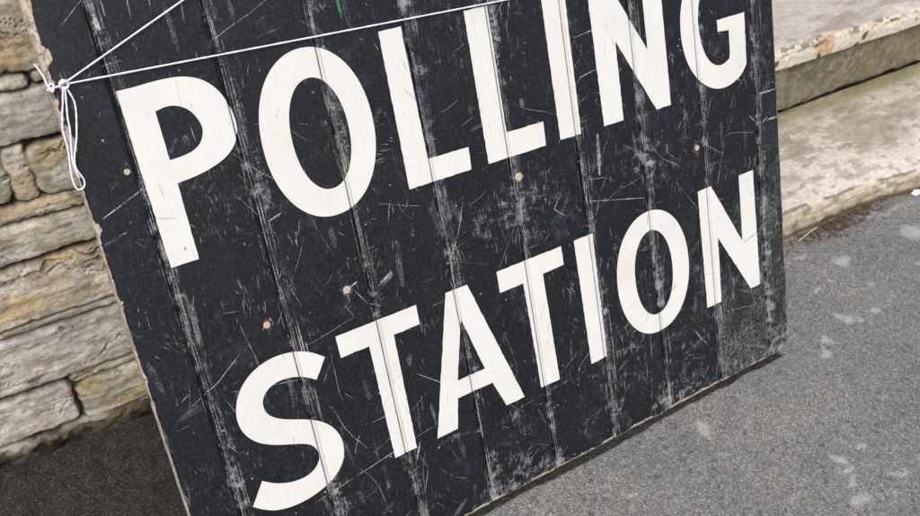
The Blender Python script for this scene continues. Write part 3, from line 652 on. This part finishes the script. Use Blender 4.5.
ZS = .0026
tie = thing('string', 'thin white string tied across the sign with loops dangling from its left edge', 'string', (.104, 0, 0), (R(70), 0, 0))
def tpart(name, *paths):
    bm = bmesh.new()
    for p, kw in paths: twine(bm, p, **kw)
    me = bpy.data.meshes.new(name); bm.to_mesh(me); bm.free(); me.materials.append(M_twine); me.polygons.foreach_set('use_smooth', [True]*len(me.polygons))
    o = bpy.data.objects.new(name, me); C.objects.link(o); o.parent = tie; return o
tpart('cord', (straight((.012, .7172), (BW+.001, .6860), ZS+.002, ZS)+[(BW+.004, .6858, -.004), (BW+.004, .686, -.016), (BW-.02, .687, -.022), (.6, .70, -.0235), (.3, .717, -.0228), (.06, .732, -.0222), (.02, .736, -.0215), (.004, .7385, -.020), (-.0035, .7398, -.014), (-.005, .7405, -.002), (-.0015, .728, .003), (-.0005, .7168, .0038), (.0069, .7161, .0045), (.0132, .7176, .005)], dict(res=2)),
      (straight((.012, .7172), (BW+.001, 1.142), ZS+.003, ZS)+[(BW+.004, 1.143, -.004), (BW+.004, 1.143, -.016), (BW-.02, 1.14, -.0225), (.6, .97, -.024), (.02, .73, -.0235)], dict(res=2)))
tpart('knot', ([(.010, .7185, .006), (.013, .7215, .009), (.0175, .7195, .008), (.0165, .7145, .0095), (.0115, .7135, .007), (.0095, .7175, .010), (.0145, .720, .0115), (.018, .716, .007), (.014, .7125, .005), (.0105, .716, .004)], dict(r=.0014)),
      ([(-.001, .720, .003), (.0015, .7125, .0045), (.0045, .718, .005), (.002, .7205, .0035), (-.002, .714, .002)], dict(r=.0012)))
tpart('loop', ([(.0125, .7165, .008), (.0075, .700, .007), (.003, .6865, .0055), (-.0005, .6734, .005), (-.0012, .657, .005), (-.0035, .642, .005), (-.0055, .630, .004), (-.0062, .6215, .003), (-.0058, .614, .0035), (-.0030, .6105, .004), (.0015, .6115, .004), (.0037, .6153, .004), (.0040, .6205, .0045), (.0020, .6265, .0055), (.0002, .634, .006), (.0022, .645, .006), (.0095, .662, .0055), (.0150, .6795, .005), (.0180, .692, .005), (.0183, .701, .0055), (.0150, .715, .0075)], dict(res=5)),
      ([(.0140, .7155, .008), (.0110, .700, .0065), (.0078, .685, .0055), (.0062, .6717, .005), (.0022, .655, .0055), (-.0010, .640, .0062), (-.0005, .6262, .0055), (.0010, .6225, .004)], dict(res=5)))

# ------------------------------------------------------------------ small litter
LV, LF = [], []
for _ in range(300):
    cx = random.gauss(1.56, .055) if random.random() < .7 else U(1.36, 1.9); cy = .228-abs(random.gauss(0, .019))-.03*max(0, (cx-1.62))*1.0
    s = U(.0014, .0056); a = U(0, 6.28); b = len(LV); zc = GZ+U(.001, .006)
    for (px, py) in ((-1, 0), (-.3, .45), (.5, .38), (1, 0), (.4, -.42), (-.4, -.4)):
        LV.append((cx+s*(px*math.cos(a)-py*math.sin(a)), cy+s*(px*math.sin(a)+py*math.cos(a)), zc+U(-.0008, .0018)+abs(py)*s*.5))
    LF.append(tuple(range(b, b+6)))
o = meshobj('leaf_litter', LV, LF, M_leaf, smooth=False); o['kind'] = 'stuff'; tag(o, 'brown crumbled dry leaves gathered against the foot of the low step', 'leaf litter')
bm = bmesh.new(); twine(bm, [(1.432, .214, GZ+.003), (1.46, .2195, GZ+.005), (1.49, .224, GZ+.006), (1.512, .2262, GZ+.004)], r=.0012)
me = bpy.data.meshes.new('straw_stalk'); bm.to_mesh(me); bm.free(); me.materials.append(M_straw)
o = bpy.data.objects.new('straw_stalk', me); C.objects.link(o); tag(o, 'pale dry stalk lying on the asphalt along the foot of the low step', 'stalk')
pv = [(-.016, -.006, .001), (-.004, -.009, .004), (.014, -.005, .002), (.018, .004, .004), (.002, .007, .007), (-.012, .004, .003)]
pv2 = [(a+1.81, b_+.200, GZ+z_+.001) for a, b_, z_ in pv]; pv3 = [(a, b_, z_-.0006) for a, b_, z_ in pv2]
fs = [(0, 1, 5), (1, 4, 5), (1, 2, 4), (2, 3, 4)]; fs += [tuple(i+6 for i in f[::-1]) for f in fs]+[(i, i+6, (i+1) % 6+6, (i+1) % 6) for i in range(6)]
o = meshobj('paper_scrap', pv2+pv3, fs, M_paper, smooth=False); tag(o, 'small white scrap of paper on the asphalt at the foot of the low step', 'paper scrap')
